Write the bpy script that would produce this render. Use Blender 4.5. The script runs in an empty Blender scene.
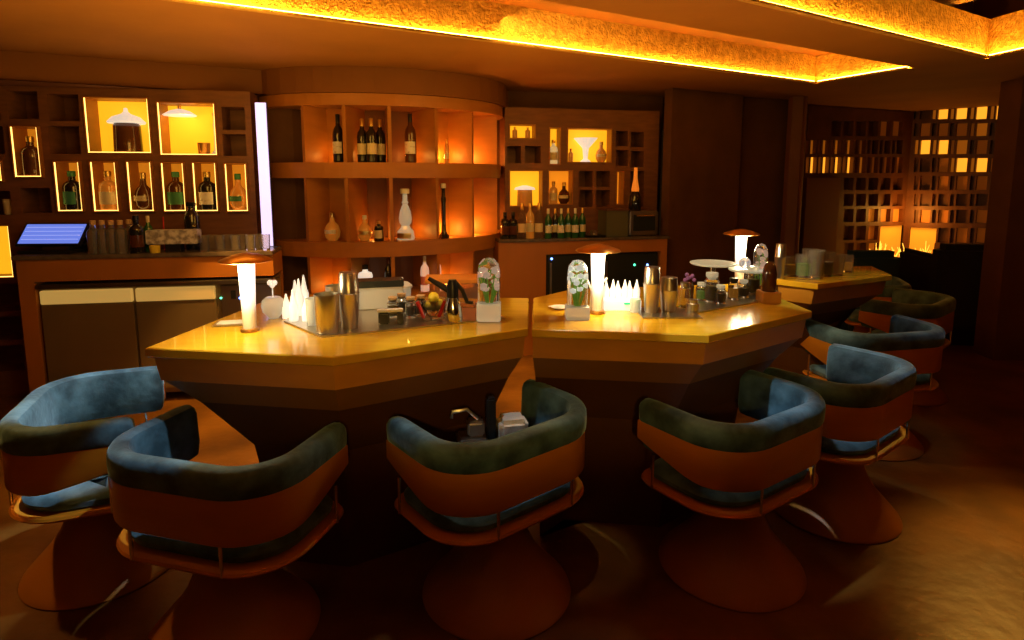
import bpy, bmesh, math, random
from mathutils import Vector, Matrix
from mathutils.geometry import tessellate_polygon
random.seed(7)
SC = bpy.context.scene
COL = SC.collection
PI = math.pi

# ------------------------------------------------------------------ camera
F = 600.0; TH = math.radians(7.5); PY = 257.0; H = 1.6
cd = bpy.data.cameras.new('camera'); cam = bpy.data.objects.new('camera', cd); COL.objects.link(cam)
cam.location = (0, 0, H); cam.rotation_euler = (PI/2 - TH, 0, 0)
cd.sensor_width = 36; cd.lens = F/1024*36; cd.shift_y = (PY-320)/1024; cd.clip_start = .05
SC.camera = cam

def ray(px, py):
    u = (px-512)/F; v = (PY-py)/F
    return Vector((u, math.cos(TH)+v*math.sin(TH), -math.sin(TH)+v*math.cos(TH)))
def P(px, py, h):
    d = ray(px, py); t = (h-H)/d.z
    return Vector((d.x*t, d.y*t, h))
def D(px, py, Y):
    d = ray(px, py); t = Y/d.y
    return Vector((d.x*t, Y, H+d.z*t))

# ------------------------------------------------------------------ materials
def mat(name, col, rough=.5, metal=0, em=None, es=0, col2=None, nscale=8, bump=0, bscale=40, trans=0, coat=0, sheen=0, detail=4, stretch=(1,1,1), ior=1.45, alpha=1, ramp=(.35,.65)):
    m = bpy.data.materials.new(name); m.use_nodes = True
    nt = m.node_tree; b = nt.nodes['Principled BSDF']
    b.inputs['Base Color'].default_value = (*col, 1)
    b.inputs['Roughness'].default_value = rough
    b.inputs['Metallic'].default_value = metal
    b.inputs['IOR'].default_value = ior
    b.inputs['Transmission Weight'].default_value = trans
    b.inputs['Coat Weight'].default_value = coat
    b.inputs['Sheen Weight'].default_value = sheen
    if sheen: b.inputs['Sheen Roughness'].default_value = .35; b.inputs['Sheen Tint'].default_value = (.5,.8,1,1)
    if em: b.inputs['Emission Color'].default_value = (*em, 1); b.inputs['Emission Strength'].default_value = es
    if col2 or bump:
        tc = nt.nodes.new('ShaderNodeTexCoord'); mp = nt.nodes.new('ShaderNodeMapping')
        mp.inputs['Scale'].default_value = stretch
        nt.links.new(tc.outputs['Object'], mp.inputs['Vector'])
    if col2:
        n = nt.nodes.new('ShaderNodeTexNoise'); n.inputs['Scale'].default_value = nscale; n.inputs['Detail'].default_value = detail
        r = nt.nodes.new('ShaderNodeValToRGB')
        r.color_ramp.elements[0].position = ramp[0]; r.color_ramp.elements[1].position = ramp[1]
        r.color_ramp.elements[0].color = (*col, 1); r.color_ramp.elements[1].color = (*col2, 1)
        nt.links.new(mp.outputs['Vector'], n.inputs['Vector']); nt.links.new(n.outputs['Fac'], r.inputs['Fac'])
        nt.links.new(r.outputs['Color'], b.inputs['Base Color'])
    if bump:
        n2 = nt.nodes.new('ShaderNodeTexNoise'); n2.inputs['Scale'].default_value = bscale; n2.inputs['Detail'].default_value = 6
        bp = nt.nodes.new('ShaderNodeBump'); bp.inputs['Strength'].default_value = bump; bp.inputs['Distance'].default_value = .03
        nt.links.new(mp.outputs['Vector'], n2.inputs['Vector']); nt.links.new(n2.outputs['Fac'], bp.inputs['Height'])
        nt.links.new(bp.outputs['Normal'], b.inputs['Normal'])
    return m
M = dict(
 floor=mat('polished_floor', (.09,.036,.006), .38, col2=(.22,.095,.014), nscale=2.2, bump=.12, bscale=14, detail=8),
 ceiling=mat('ceiling_plaster', (.34,.135,.014), .8, col2=(.42,.17,.018), nscale=1.5, bump=.08, bscale=9),
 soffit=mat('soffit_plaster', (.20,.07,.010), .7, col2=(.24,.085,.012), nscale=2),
 stucco=mat('rough_stucco', (.55,.30,.06), .9, col2=(.85,.52,.12), nscale=22, bump=.9, bscale=55, detail=8),
 wall=mat('dark_plaster', (.10,.038,.012), .75, col2=(.14,.055,.016), nscale=3, bump=.1),
 wallr=mat('brown_plaster', (.13,.045,.013), .7, col2=(.17,.06,.018), nscale=3),
 column=mat('column_plaster', (.22,.07,.03), .7),
 lattice=mat('shelf_wood', (.17,.065,.028), .5, col2=(.23,.09,.036), nscale=6, stretch=(1,1,5)),
 latdark=mat('dark_lattice_wood', (.13,.045,.018), .5, col2=(.18,.06,.024), nscale=6),
 drum=mat('drum_wood', (.40,.145,.020), .45, col2=(.46,.17,.025), nscale=4, stretch=(1,1,4)),
 drumcore=mat('drum_back_wood', (.17,.055,.01), .5, col2=(.2,.065,.012), nscale=4),
 tumbler=mat('tumbler_glass', (.92,.90,.86), .12, trans=.88, ior=1.3),
 boxamber=mat('amber_backlit_panel', (.8,.35,.05), .6, em=(1,.30,.01), es=.65),
 nichelit=mat('niche_glow', (.8,.4,.08), .6, em=(1,.30,.012), es=.75),
 counter=mat('counter_wood', (.40,.145,.022), .45, col2=(.46,.17,.027), nscale=4, stretch=(1,1,.3)),
 countertop=mat('counter_stone', (.10,.075,.06), .25, col2=(.16,.12,.09), nscale=20),
 bartop=mat('lacquered_bar_top', (.58,.31,.012), .2, col2=(.68,.38,.018), nscale=5, coat=.4, stretch=(1,4,1)),
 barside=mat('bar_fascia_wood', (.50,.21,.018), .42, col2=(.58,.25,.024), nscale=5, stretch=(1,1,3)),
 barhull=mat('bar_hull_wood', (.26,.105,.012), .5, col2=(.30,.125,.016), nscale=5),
 barbase_shade=mat('bar_base_wood_shaded', (.09,.032,.005), .5, col2=(.11,.04,.007), nscale=5),  # shade under the overhang put into the wood colour
 shell=mat('chair_shell_wood', (.52,.19,.010), .38, col2=(.60,.225,.014), nscale=3, stretch=(1,1,5)),
 pedestal=mat('chair_pedestal', (.34,.125,.014), .45, col2=(.40,.15,.018), nscale=3),
 velvet=mat('teal_velvet', (.022,.060,.088), .7, col2=(.11,.235,.32), nscale=9, bump=.22, bscale=14, sheen=.7, detail=5, ramp=(.36,.70)),
 chrome=mat('chrome', (.75,.72,.68), .14, 1),
 steel=mat('brushed_steel', (.60,.55,.47), .3, 1, bump=.02, stretch=(1,1,40)),
 fridgedoor=mat('fridge_steel', (.27,.20,.11), .45, .55, col2=(.32,.235,.13), nscale=2),
 fridgelip=mat('fridge_handle_panel', (.62,.42,.13), .3, .4, em=(1,.60,.14), es=.36),  # emission stands in for light reflected off the handles
 fridgedark=mat('dark_fridge_glass', (.035,.04,.035), .25, .3),
 copper=mat('copper_shade', (.62,.30,.07), .32, .8),
 dark=mat('black_plastic', (.012,.012,.014), .35),
 black=mat('black_glass', (.014,.012,.010), .12, coat=.6),
 brownglass=mat('brown_glass', (.09,.028,.008), .12, coat=.6),
 greenglass=mat('green_glass', (.02,.10,.03), .1, coat=.6),
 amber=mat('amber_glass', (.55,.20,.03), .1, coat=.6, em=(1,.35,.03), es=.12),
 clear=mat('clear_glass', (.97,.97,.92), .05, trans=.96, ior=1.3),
 frosted=mat('frosted_glass', (.92,.92,.80), .25, trans=.55, em=(1,.9,.6), es=.10),  # faint emission painted in for light caught by the glass
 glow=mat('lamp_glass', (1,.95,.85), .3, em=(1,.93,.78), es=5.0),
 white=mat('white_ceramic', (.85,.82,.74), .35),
 whiteglow=mat('white_lit_glass', (.95,.93,.85), .3, em=(1,.95,.8), es=.55),  # emission imitates lamplight falling on white glass
 paper=mat('cream_label', (.75,.62,.38), .6),
 whitelabel=mat('white_label', (.85,.80,.72), .6, col2=(.45,.36,.3), nscale=60, ramp=(.55,.7)),
 greenlabel=mat('green_label', (.05,.22,.09), .6),
 pinklabel=mat('pink_label', (.75,.25,.33), .5),
 gold=mat('gold_foil', (.8,.52,.15), .3, .9),
 cork=mat('cork', (.55,.34,.15), .8, col2=(.68,.45,.22), nscale=60),
 red=mat('red_handle', (.55,.03,.02), .35),
 orange=mat('orange_board', (.75,.25,.03), .4),
 yellow=mat('lemon_skin', (.85,.62,.03), .45, bump=.2, bscale=120),
 leaf=mat('fresh_leaf', (.22,.50,.06), .5, col2=(.38,.65,.1), nscale=30, em=(.3,.5,.05), es=.12),  # small emission lifts the leaves as if lamplit
 petal=mat('pink_petal', (.95,.6,.5), .6, em=(1,.65,.45), es=.35),  # emission makes the petals look lit inside the domes
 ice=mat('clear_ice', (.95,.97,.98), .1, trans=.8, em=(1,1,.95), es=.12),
 screen=mat('monitor_screen', (.05,.07,.3), .2, em=(.16,.24,.85), es=.9),
 screentxt=mat('screen_lines', (.5,.6,.9), .3, em=(.32,.42,1), es=.9),
 boxyellow=mat('yellow_backlit_panel', (.9,.5,.05), .6, em=(1,.50,.012), es=.85),
 boxorange=mat('orange_display_back', (.65,.25,.04), .6, em=(1,.32,.012), es=.42),
 led=mat('warm_led_strip', (1,.8,.4), .5, em=(1,.58,.12), es=3.0),
 cove=mat('cove_led_strip', (1,.7,.2), .5, em=(1,.48,.045), es=50.0),
 litcell=mat('lit_cell_panel', (.9,.5,.1), .6, em=(1,.36,.02), es=1.3),
 dimcell=mat('dim_cell_panel', (.6,.22,.05), .6, em=(1,.22,.01), es=.05),
 midcell=mat('glowing_cell_panel', (.6,.22,.05), .6, em=(1,.25,.01), es=.20),
 coolpanel=mat('cool_white_light_panel', (.8,.75,1), .4, em=(.72,.60,1), es=1.25),
 ledblue=mat('blue_led', (.1,.2,1), .4, em=(.15,.3,1), es=6),
 ledgreen=mat('green_led', (.1,1,.5), .4, em=(.1,1,.5), es=2.5),
 marble=mat('marbled_paper', (.30,.27,.26), .5, col2=(.75,.72,.70), nscale=26, ramp=(.4,.6)),
 sofa=mat('black_upholstery', (.015,.012,.011), .8),
 sofablue=mat('dark_teal_upholstery', (.012,.035,.05), .8),
 wood=mat('rafter_wood', (.34,.20,.09), .6, col2=(.45,.28,.13), nscale=6, stretch=(1,1,6)),
 block=mat('oak_block', (.50,.27,.07), .5, col2=(.58,.33,.1), nscale=12),
 coral=mat('glowing_dry_branches', (1,.55,.1), .5, em=(1,.55,.06), es=1.6),
 fabricw=mat('ribbed_cloth', (.62,.55,.46), .7, bump=.4, bscale=90, stretch=(6,1,1)),
)

# ------------------------------------------------------------------ mesh tools
class MB:
    def __init__(s): s.bm = bmesh.new()
    def box(s, c, sz, rz=0, M4=None):
        m = (Matrix.Translation(c) @ Matrix.Rotation(rz, 4, 'Z') @ Matrix.Diagonal((*sz, 1)))
        if M4 is not None: m = M4 @ m
        bmesh.ops.create_cube(s.bm, size=1, matrix=m); return s
    def bb(s, x0, x1, y0, y1, z0, z1):
        return s.box(((x0+x1)/2, (y0+y1)/2, (z0+z1)/2), (abs(x1-x0), abs(y1-y0), abs(z1-z0)))
    def lathe(s, prof, seg=28, c=(0,0,0)):
        rings = []
        for r, z in prof:
            if r < 1e-5: rings.append([s.bm.verts.new((c[0], c[1], c[2]+z))])
            else: rings.append([s.bm.verts.new((c[0]+r*math.cos(2*PI*i/seg), c[1]+r*math.sin(2*PI*i/seg), c[2]+z)) for i in range(seg)])
        for a, b in zip(rings, rings[1:]):
            for i in range(seg):
                j = (i+1) % seg
                if len(a) == 1 and len(b) == 1: break
                if len(a) == 1: f = (a[0], b[j], b[i])
                elif len(b) == 1: f = (a[i], a[j], b[0])
                else: f = (a[i], a[j], b[j], b[i])
                s.bm.faces.new(f)
        return s
    def loft(s, rings, cap=True):
        vs = [[s.bm.verts.new(p) for p in r] for r in rings]; n = len(vs[0])
        for a, b in zip(vs, vs[1:]):
            for i in range(n):
                j = (i+1) % n; s.bm.faces.new((a[i], a[j], b[j], b[i]))
        if cap: s.bm.faces.new(list(reversed(vs[0]))); s.bm.faces.new(vs[-1])
        return s
    def prism(s, poly, z0, z1):
        return s.loft([[(p[0], p[1], z0) for p in poly], [(p[0], p[1], z1) for p in poly]])
    def tube(s, pts, r, seg=8):
        pts = [Vector(p) for p in pts]; rings = []
        rs = r if isinstance(r, (list, tuple)) else [r]*len(pts)
        for i, p in enumerate(pts):
            t = (pts[min(i+1, len(pts)-1)]-pts[max(i-1, 0)]).normalized()
            a = t.cross(Vector((0,0,1)));
            if a.length < .05: a = t.cross(Vector((1,0,0)))
            a.normalize(); b = t.cross(a)
            rings.append([p+(a*math.cos(2*PI*k/seg)+b*math.sin(2*PI*k/seg))*rs[i] for k in range(seg)])
        return s.loft(rings)
    def ball(s, c, r, sub=2, sc=(1,1,1)):
        bmesh.ops.create_icosphere(s.bm, subdivisions=sub, radius=r, matrix=Matrix.Translation(c) @ Matrix.Diagonal((*sc,1))); return s
    def mesh(s, name, m, smooth=False, bevel=0):
        bmesh.ops.recalc_face_normals(s.bm, faces=s.bm.faces)
        if bevel: bmesh.ops.bevel(s.bm, geom=[e for e in s.bm.edges if len(e.link_faces)==2 and e.calc_face_angle(0) > .5], offset=bevel, segments=2, affect='EDGES', clamp_overlap=True)
        me = bpy.data.meshes.new(name); s.bm.to_mesh(me); s.bm.free()
        if isinstance(m, str): m = M[m]
        me.materials.append(m)
        if smooth:
            for p in me.polygons: p.use_smooth = True
            me.set_sharp_from_angle(angle=math.radians(40))
        return me
def link(name, me, parent=None, loc=(0,0,0), rz=0):
    o = bpy.data.objects.new(name, me); COL.objects.link(o); o.location = loc; o.rotation_euler = (0,0,rz)
    if parent: o.parent = parent
    return o
def part(name, mb, m, parent, smooth=False, bevel=0, loc=(0,0,0), label=None, rz=0):
    me = mb.mesh(name, m, smooth, bevel) if isinstance(mb, MB) else mb
    o = link(name, me, parent, loc, rz)
    if label: o['label'] = label
    return o
def tag(o, label, cat, group=None, kind=None):
    o['label'] = label; o['category'] = cat
    if group: o['group'] = group
    if kind: o['kind'] = kind
    return o
def thing(name, label, cat, loc=(0,0,0), rz=0, group=None):
    o = bpy.data.objects.new(name, None); COL.objects.link(o); o.location = loc; o.rotation_euler = (0,0,rz); o.empty_display_size = .1
    return tag(o, label, cat, group)
def struct(name, mb, m, smooth=False, loc=(0,0,0), rz=0, bevel=0):
    o = link(name, mb.mesh(name, m, smooth, bevel), None, loc, rz); o['kind'] = 'structure'; return o
CACHE = {}
def cached(key, fn):
    if key not in CACHE: CACHE[key] = fn()
    return CACHE[key]

def clone(o, parent=None):
    c = o.copy(); COL.objects.link(c)
    if parent: c.parent = parent
    for ch in list(o.children): clone(ch, c)
    return c

# ------------------------------------------------------------------ wall planes
class Plane:
    def __init__(s, a, b):
        s.o = Vector((a[0], a[1], 0)); d = Vector((b[0]-a[0], b[1]-a[1], 0)); s.L = d.length; s.d = d.normalized()
        s.n = Vector((-s.d.y, s.d.x, 0)); s.rz = math.atan2(s.d.y, s.d.x)
    def hit(s, px, py):
        r = ray(px, py); c = Vector((0,0,H))
        t = (s.o-c).dot(s.n)/r.dot(s.n); p = c+r*t
        return (p-s.o).dot(s.d), p.z
    def rect(s, x0, y0, x1, y1):
        ym = (y0+y1)/2; xm = (x0+x1)/2
        return (s.hit(x0, ym)[0], s.hit(x1, ym)[0], s.hit(xm, y1)[1], s.hit(xm, y0)[1])
    def W(s, ss, depth, z): return s.o+s.d*ss+s.n*depth+Vector((0,0,z))
    def off(s, k): q = Plane((0,0),(1,0)); q.o = s.o+s.n*k; q.d = s.d; q.n = s.n; q.rz = s.rz; q.L = s.L; return q

def facade(s0, s1, z0, z1, cells, depth, back=.02):
    ss = sorted({round(v,4) for c in cells for v in c[:2]} | {s0, s1}); zz = sorted({round(v,4) for c in cells for v in c[2:]} | {z0, z1})
    ss = [v for v in ss if s0 <= v <= s1]; zz = [v for v in zz if z0 <= v <= z1]
    mb = MB()
    def inside(x, z): return any(c[0] < x < c[1] and c[2] < z < c[3] for c in cells)
    for j in range(len(zz)-1):
        i = 0
        while i < len(ss)-1:
            zc = (zz[j]+zz[j+1])/2
            if inside((ss[i]+ss[i+1])/2, zc): i += 1; continue
            k = i
            while k < len(ss)-1 and not inside((ss[k]+ss[k+1])/2, zc): k += 1
            if zz[j+1]-zz[j] > 1e-4: mb.bb(ss[i], ss[k], 0, depth, zz[j], zz[j+1])
            i = k
    mb.bb(s0, s1, depth, depth+back, z0, z1)
    return mb

# ------------------------------------------------------------------ room shell
CZ = 2.43
mb = MB(); mb.bb(-5.2, 6.6, -2.2, 9.2, -.1, 0); struct('floor', mb, 'floor')

a1 = P(160,0,CZ); b1 = P(815,84,CZ); c1 = P(915,68,CZ); e1 = P(540,0,CZ)
d1 = (a1-b1).normalized(); de = (e1-c1).normalized()
hole1 = [b1, b1+d1*6.3, c1+de*5.9, c1]
a2 = P(735,0,CZ); b2 = P(986,59,CZ); c2 = P(1024,51,CZ)
d2 = (a2-b2).normalized(); dc = (c2-b2).normalized()
hole2 = [b2, b2+d2*5.0, b2+d2*5.0+dc*2.3, b2+dc*2.3]
outer = [(-5.2,-2.2),(6.6,-2.2),(6.6,9.2),(-5.2,9.2)]
def slab(outer, holes, z, m, name):
    loops = [[Vector((p[0],p[1],z)) for p in outer]] + [[Vector((p[0],p[1],z)) for p in h] for h in holes]
    flat = [p for l in loops for p in l]; tris = tessellate_polygon(loops)
    mb = MB(); vs = [mb.bm.verts.new(p) for p in flat]
    for t in tris: mb.bm.faces.new([vs[i] for i in t])
    return struct(name, mb, m)
slab(outer, [hole1, hole2], CZ, 'ceiling', 'ceiling')
def coffer(hole, z1, idx, m='stucco', skip=()):
    n = len(hole); mb = MB(); led = MB()
    cx = sum(p[0] for p in hole)/n; cy = sum(p[1] for p in hole)/n
    for i in range(n):
        p, q = Vector(hole[i]), Vector(hole[(i+1)%n])
        g = 14
        vs = [mb.bm.verts.new((p[0],p[1],CZ)), mb.bm.verts.new((q[0],q[1],CZ)), mb.bm.verts.new((q[0],q[1],z1)), mb.bm.verts.new((p[0],p[1],z1))]
        mb.bm.faces.new(vs)
        m_ = (p+q)/2; d = (q-p); L = d.length; nn = Vector((cx-m_.x, cy-m_.y, 0)); dd = d.normalized(); nn = (nn-dd*nn.dot(dd)).normalized()
        if i not in skip: (led.box(Vector((m_.x, m_.y, CZ+.015))+nn*.014, (L-.08, .014, .012), math.atan2(d.y,d.x)), mb.box(Vector((m_.x, m_.y, CZ+.002))+nn*.018, (L-.07, .036, .004), math.atan2(d.y,d.x)), mb.box(Vector((m_.x, m_.y, CZ+.007))+nn*.034, (L-.07, .004, .012), math.atan2(d.y,d.x)))
    o = struct('trim_%d' % idx, mb, m)
    l = link('led_strip', led.mesh('led_strip', 'cove'), o); l['label'] = 'glowing amber strip light'
coffer(hole1, CZ+.24, 1, skip=(2,))
slab(hole1, [], CZ+.24, 'soffit', 'ceiling_1')
coffer(hole2, CZ+.27, 2)
slab([(p[0],p[1]) for p in [hole2[0]-(d2+dc)*.3, hole2[1]+(d2-dc)*.3, hole2[2]+(d2+dc)*.3, hole2[3]+(dc-d2)*.3]], [], CZ+.75, 'soffit', 'ceiling_2')
# upper walls of the second coffer
mb = MB()
for i in range(4):
    p, q = [ [hole2[0]-(d2+dc)*.3, hole2[1]+(d2-dc)*.3, hole2[2]+(d2+dc)*.3, hole2[3]+(dc-d2)*.3][k] for k in (i,(i+1)%4)]
    vs = [mb.bm.verts.new((r[0],r[1],z)) for r,z in ((p,CZ+.27),(q,CZ+.27),(q,CZ+.75),(p,CZ+.75))]; mb.bm.faces.new(vs)
struct('trim_3', mb, 'wall')
for k in range(5):
    p = b2 + d2*(.15+.55*k); q = p + dc*2.6 - dc*.3; mid = (p+q)/2; d = q-p
    o = link('rafter', MB().box((0,0,0), (2.5,.09,.13)).mesh('rafter','wood'), None, (mid.x, mid.y, CZ+.36), math.atan2(d.y,d.x)+.35)
    tag(o, ['timber rafter nearest the far corner of the right ceiling recess','second timber rafter from the far corner of the right ceiling recess','third timber rafter in the right ceiling recess','fourth timber rafter in the right ceiling recess','timber rafter at the near end of the right ceiling recess'][k], 'rafter', 'rafters in the ceiling recess')

# ---- back wall line: counter front left and right
cl0 = P(15,256,1.08); cl1 = P(262,251,1.08)
PLC = Plane(cl0, cl1)                      # left counter front plane
PLS = PLC.off(.34)                         # left shelf front plane
cr0 = D(503,238,5.25); cr1 = D(664,238,5.6)
PRC = Plane(cr0, cr1); PRS = PRC.off(.34)
# walls behind the shelves
def wall(name, a, b, m='wall', z1=CZ, t=.1, z0=0):
    p = Plane(a, b); mb = MB().bb(0, p.L, 0, t, z0, z1); return struct(name, mb, m, loc=p.o, rz=p.rz)
wl = PLS.W(-2.2, .30, 0); wr = PLS.W(PLS.hit(266,150)[0]+.15, .30, 0)
wall('wall_back', wl, wr)
wb = PRS.W(-.35, .30, 0); wc = PRS.W(PRS.hit(674,200)[0], .30, 0)
wall('wall_back_1', wb, wc)
wall('wall_back_2', wr, wb)
wall('wall_left', (-5.1,-2.1), (-5.1, 6.0)).name = 'wall_left'
wall('wall_left_1', (-5.1,3.6), (wl.x, wl.y))
wall('wall_front', (5.9,-2.1), (-5.1,-2.1))
pts = [(D(669,200,5.72)), D(738,200,6.2), D(739,200,6.35), D(786,200,6.6), D(787,200,6.3), D(801,200,6.3), D(802,200,6.95)]
for i, (a, b) in enumerate(zip(pts, pts[1:])):
    wall('wall_far_%d' % i, a, b, 'column' if i == 4 else ('wall' if i < 3 else 'wallr'))
# far lattice planes
LA = Plane(D(803,200,6.95), D(906,200,7.7)); LB = Plane(D(906,200,7.7), D(1018,200,6.9))
wall('wall_far_7', LA.W(-.02,.25,0), LA.W(LA.L+.2,.25,0), 'wall')
wall('wall_far_8', LB.W(-.2,.25,0), LB.W(LB.L+1.5,.25,0), 'wall')
wall('wall_right', (5.9, 7.9), (5.9, -2.1), 'wallr')
# pier at the right edge
pr = D(1006,240,5.15)
mb = MB().bb(0, 2.0, 0, .25, 0, CZ); struct('wall_right_1', mb, 'wallr', loc=(pr.x, pr.y, 0), rz=-.05)

# ---- soffit above the back bar
SF = PLC.off(-.02)
sl0 = PLC.W(-2.2, 0, 0); 
sa = P(0,50,CZ); sb = P(300,73,CZ); sdir = (sb-sa).normalized()
sc0 = P(512,92,CZ); sc1 = P(740,113,CZ)
front = [sa - sdir*2.2, sb]
d_r = (sc1-sc0).normalized()
front2 = [sc0, sc1, sc1+d_r*1.2]
# drum frame
DC = Vector((-1.15, 5.50, 0)); DR = math.radians(18); DA = 1.07; DB = .80
du = Vector((math.cos(DR), math.sin(DR), 0)); dv = Vector((math.sin(DR), -math.cos(DR), 0))
def dp(t, k=1.0, ka=0):   # angle t: 0 = toward the camera
    return DC + du*((DA*k+ka)*math.sin(t)) + dv*((DB*k+ka)*math.cos(t))
arc = [dp(math.radians(t), 1, .05) for t in range(-72, 89, 8)]
back = [(6.4,9.0),(wr.x,7.5),(-5.1,7.0)]
poly = [(p.x,p.y) for p in front] + [(p.x,p.y) for p in arc] + [(p.x,p.y) for p in front2] + back
ZS = 2.24
mb = MB(); loops = [[Vector((x,y,ZS)) for x,y in poly]]; tris = tessellate_polygon(loops)
vs = [mb.bm.verts.new(p) for p in loops[0]]
for t in tris: mb.bm.faces.new([vs[i] for i in t])
v2 = [mb.bm.verts.new((x,y,CZ-.001)) for x,y in poly]
for i in range(len(poly)):
    j = (i+1)%len(poly); mb.bm.faces.new((vs[i],vs[j],v2[j],v2[i]))
struct('trim_4', mb, 'soffit')

# ------------------------------------------------------------------ bottles and glassware
PROF = dict(
 wine=[(0,0),(.038,0),(.04,.01),(.04,.19),(.034,.222),(.016,.25),(.014,.31),(0,.31)],
 spirit=[(0,0),(.044,0),(.046,.008),(.046,.15),(.040,.172),(.018,.19),(.016,.225),(0,.225)],
 round=[(0,0),(.035,0),(.055,.03),(.060,.07),(.048,.115),(.02,.145),(.016,.19),(0,.19)],
 square=[(0,0),(.045,0),(.048,.006),(.048,.13),(.043,.145),(.018,.155),(.016,.18),(0,.18)],
 ornate=[(0,0),(.062,0),(.066,.01),(.060,.06),(.036,.085),(.030,.10),(.044,.12),(.048,.15),(.040,.20),(.026,.235),(.018,.25),(.026,.262),(.018,.275),(.016,.33),(0,.33)],
 slim=[(0,0),(.042,0),(.044,.012),(.020,.04),(.016,.10),(.016,.22),(.020,.25),(.014,.27),(.013,.33),(0,.33)],
 dropper=[(0,0),(.017,0),(.018,.05),(.012,.064),(.006,.09),(.003,.105),(0,.108)],
 jug=[(0,0),(.07,0),(.073,.01),(.068,.13),(.07,.135),(0,.135)],
)
LBL = dict(wine=(.0405,.06,.14), spirit=(.0465,.04,.12), round=(.060,.055,.085), square=(.0485,.03,.11), ornate=(.0665,.012,.05), slim=(.0205,.10,.13))
TOP = dict(wine=(.0155,.26,.325), spirit=(.020,.215,.25), round=(.020,.18,.215), square=(.020,.17,.20), ornate=(.034,.325,.36), slim=(.02,.32,.35), jug=(.03,.135,.155))
def bottle(kind, loc, label, m='black', lab='paper', cap='gold', s=1.0, group=None, cat='bottle', hs=None, name=None):
    t = thing(name or 'bottle', label, cat, loc, random.uniform(-.5,.5), group); hs = hs or s
    t.scale = (s, s, hs)
    part('bottle_body', cached((kind,m), lambda: MB().lathe(PROF[kind], 22).mesh('bottle_body', m, True)), None, t)
    if lab and kind in LBL:
        r, z0, z1 = LBL[kind]
        def f():
            mb = MB(); rings=[]
            for z in (z0, z1): rings.append([mb.bm.verts.new((r*math.cos(a), r*math.sin(a), z)) for a in [-PI/2+ -1.15+2.3*i/12 for i in range(13)]])
            for i in range(12): mb.bm.faces.new((rings[0][i],rings[0][i+1],rings[1][i+1],rings[1][i]))
            return mb.mesh('bottle_label', lab, True)
        part('bottle_label', cached((kind,'l',lab), f), None, t)
    if cap and kind in TOP:
        r, z0, z1 = TOP[kind]
        part('bottle_cap', cached((kind,'c',cap), lambda: MB().lathe([(0,z0),(r,z0),(r,z1-.004),(r*.8,z1),(0,z1)], 16).mesh('bottle_cap', cap, True)), None, t)
    return t
def tumbler(loc, label, r=.036, h=.09, m='clear', group=None, name='drinking_glass', cat='glass', fill=None):
    t = thing(name, label, cat, loc, 0, group)
    part('glass_body', cached(('tum',r,h,m), lambda: MB().lathe([(0,0),(r*.86,0),(r*.9,.004),(r,h),(r*.93,h),(r*.82,.012),(0,.010)], 24).mesh('glass_body', m, True)), None, t)
    if fill:
        part('contents', MB().lathe([(0,.014),(r*.78,.014),(r*.86,h*.6),(0,h*.6)], 16), fill, t, True)
    return t
def shaker(loc, label, h=.25, r=.043, m='steel'):
    t = thing('cocktail_shaker', label, 'shaker', loc)
    part('lower_tin', MB().lathe([(0,0),(r*.74,0),(r*.76,.004),(r*.98,h*.62),(r*1.02,h*.63),(r*.96,h*.635)], 28), m, t, True)
    part('upper_tin', MB().lathe([(r*.95,h*.62),(r*.84,h*.99),(r*.80,h),(0,h)], 28), m, t, True)
    return t
def jar(loc, label, r=.025, h=.07, body='clear', lid='cork', fill=None, group=None):
    t = thing('jar', label, 'jar', loc, 0, group)
    part('glass_body', cached(('jar',r,h,body), lambda: MB().lathe([(0,0),(r,0),(r,h*.8),(r*.7,h*.9),(r*.7,h),(r*.64,h),(r*.9,h*.78),(r*.92,.006),(0,.006)], 20).mesh('glass_body', body, True)), None, t)
    part('lid', cached(('jl',r,h,lid), lambda: MB().lathe([(0,h*.88),(r*.62,h*.88),(r*.62,h),(r*.8,h),(r*.8,h*1.16),(0,h*1.18)], 16).mesh('lid', lid, True)), None, t)
    if fill: part('contents', MB().lathe([(0,.008),(r*.85,.008),(r*.85,h*.62),(0,h*.62)], 16), fill, t, True)
    return t

# ------------------------------------------------------------------ left back shelves
ZB = 1.08
s_l = -1.6; s_r = PLS.hit(253,150)[0]
LIT = [('big',(85,97,151,154)), ('big',(158,102,217,156)),
       ('small',(14,126,43,178)), ('small',(57,161,84,212)), ('small',(93,161,120,212)), ('small',(129,161,155,212)), ('small',(163,162,187,212)), ('small',(194,162,219,212)), ('small',(226,163,249,212)),
       ('edge',(-24,160,4,182)), ('panel',(-40,225,12,279))]
DARKC = [(7,91,38,119),(48,94,79,121),(49,126,80,154),(222,107,245,130),(223,134,246,156),(21,188,51,213),(-22,191,11,215),(-30,95,0,120),(-28,126,4,154),
         (-40,284,20,312),(-40,317,22,341),(-38,346,24,372)]
cells = [PLS.rect(*c) for _, c in LIT] + [PLS.rect(*c) for c in DARKC]
t = thing('shelving_unit', 'dark wooden lattice of box shelves on the left back wall', 'shelf', PLS.o, PLS.rz)
zt = ZS
part('shelf_frame', facade(s_l, s_r, .0, zt, cells, .22), 'lattice', t)
lab_small = ['lit display box set highest and leftmost in the left shelf lattice','first lit display box from the left in the low row above the counter','second lit display box from the left in the low row above the counter','third lit display box from the left in the low row above the counter','fourth lit display box from the left in the low row above the counter','fifth lit display box from the left in the low row above the counter','last lit display box of the low row, beside the pale light panel']
bl_lab = ['dark bottle in the highest leftmost lit display box','green-labelled dark bottle in the display box above the monitor','pale amber bottle in the second lit box of the low row','reddish brown bottle in the third lit box of the low row','green-shouldered bottle in the fourth lit box of the low row','dark bottle with red base in the fifth lit box of the low row','amber bottle with green top in the last lit box of the low row']
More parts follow.
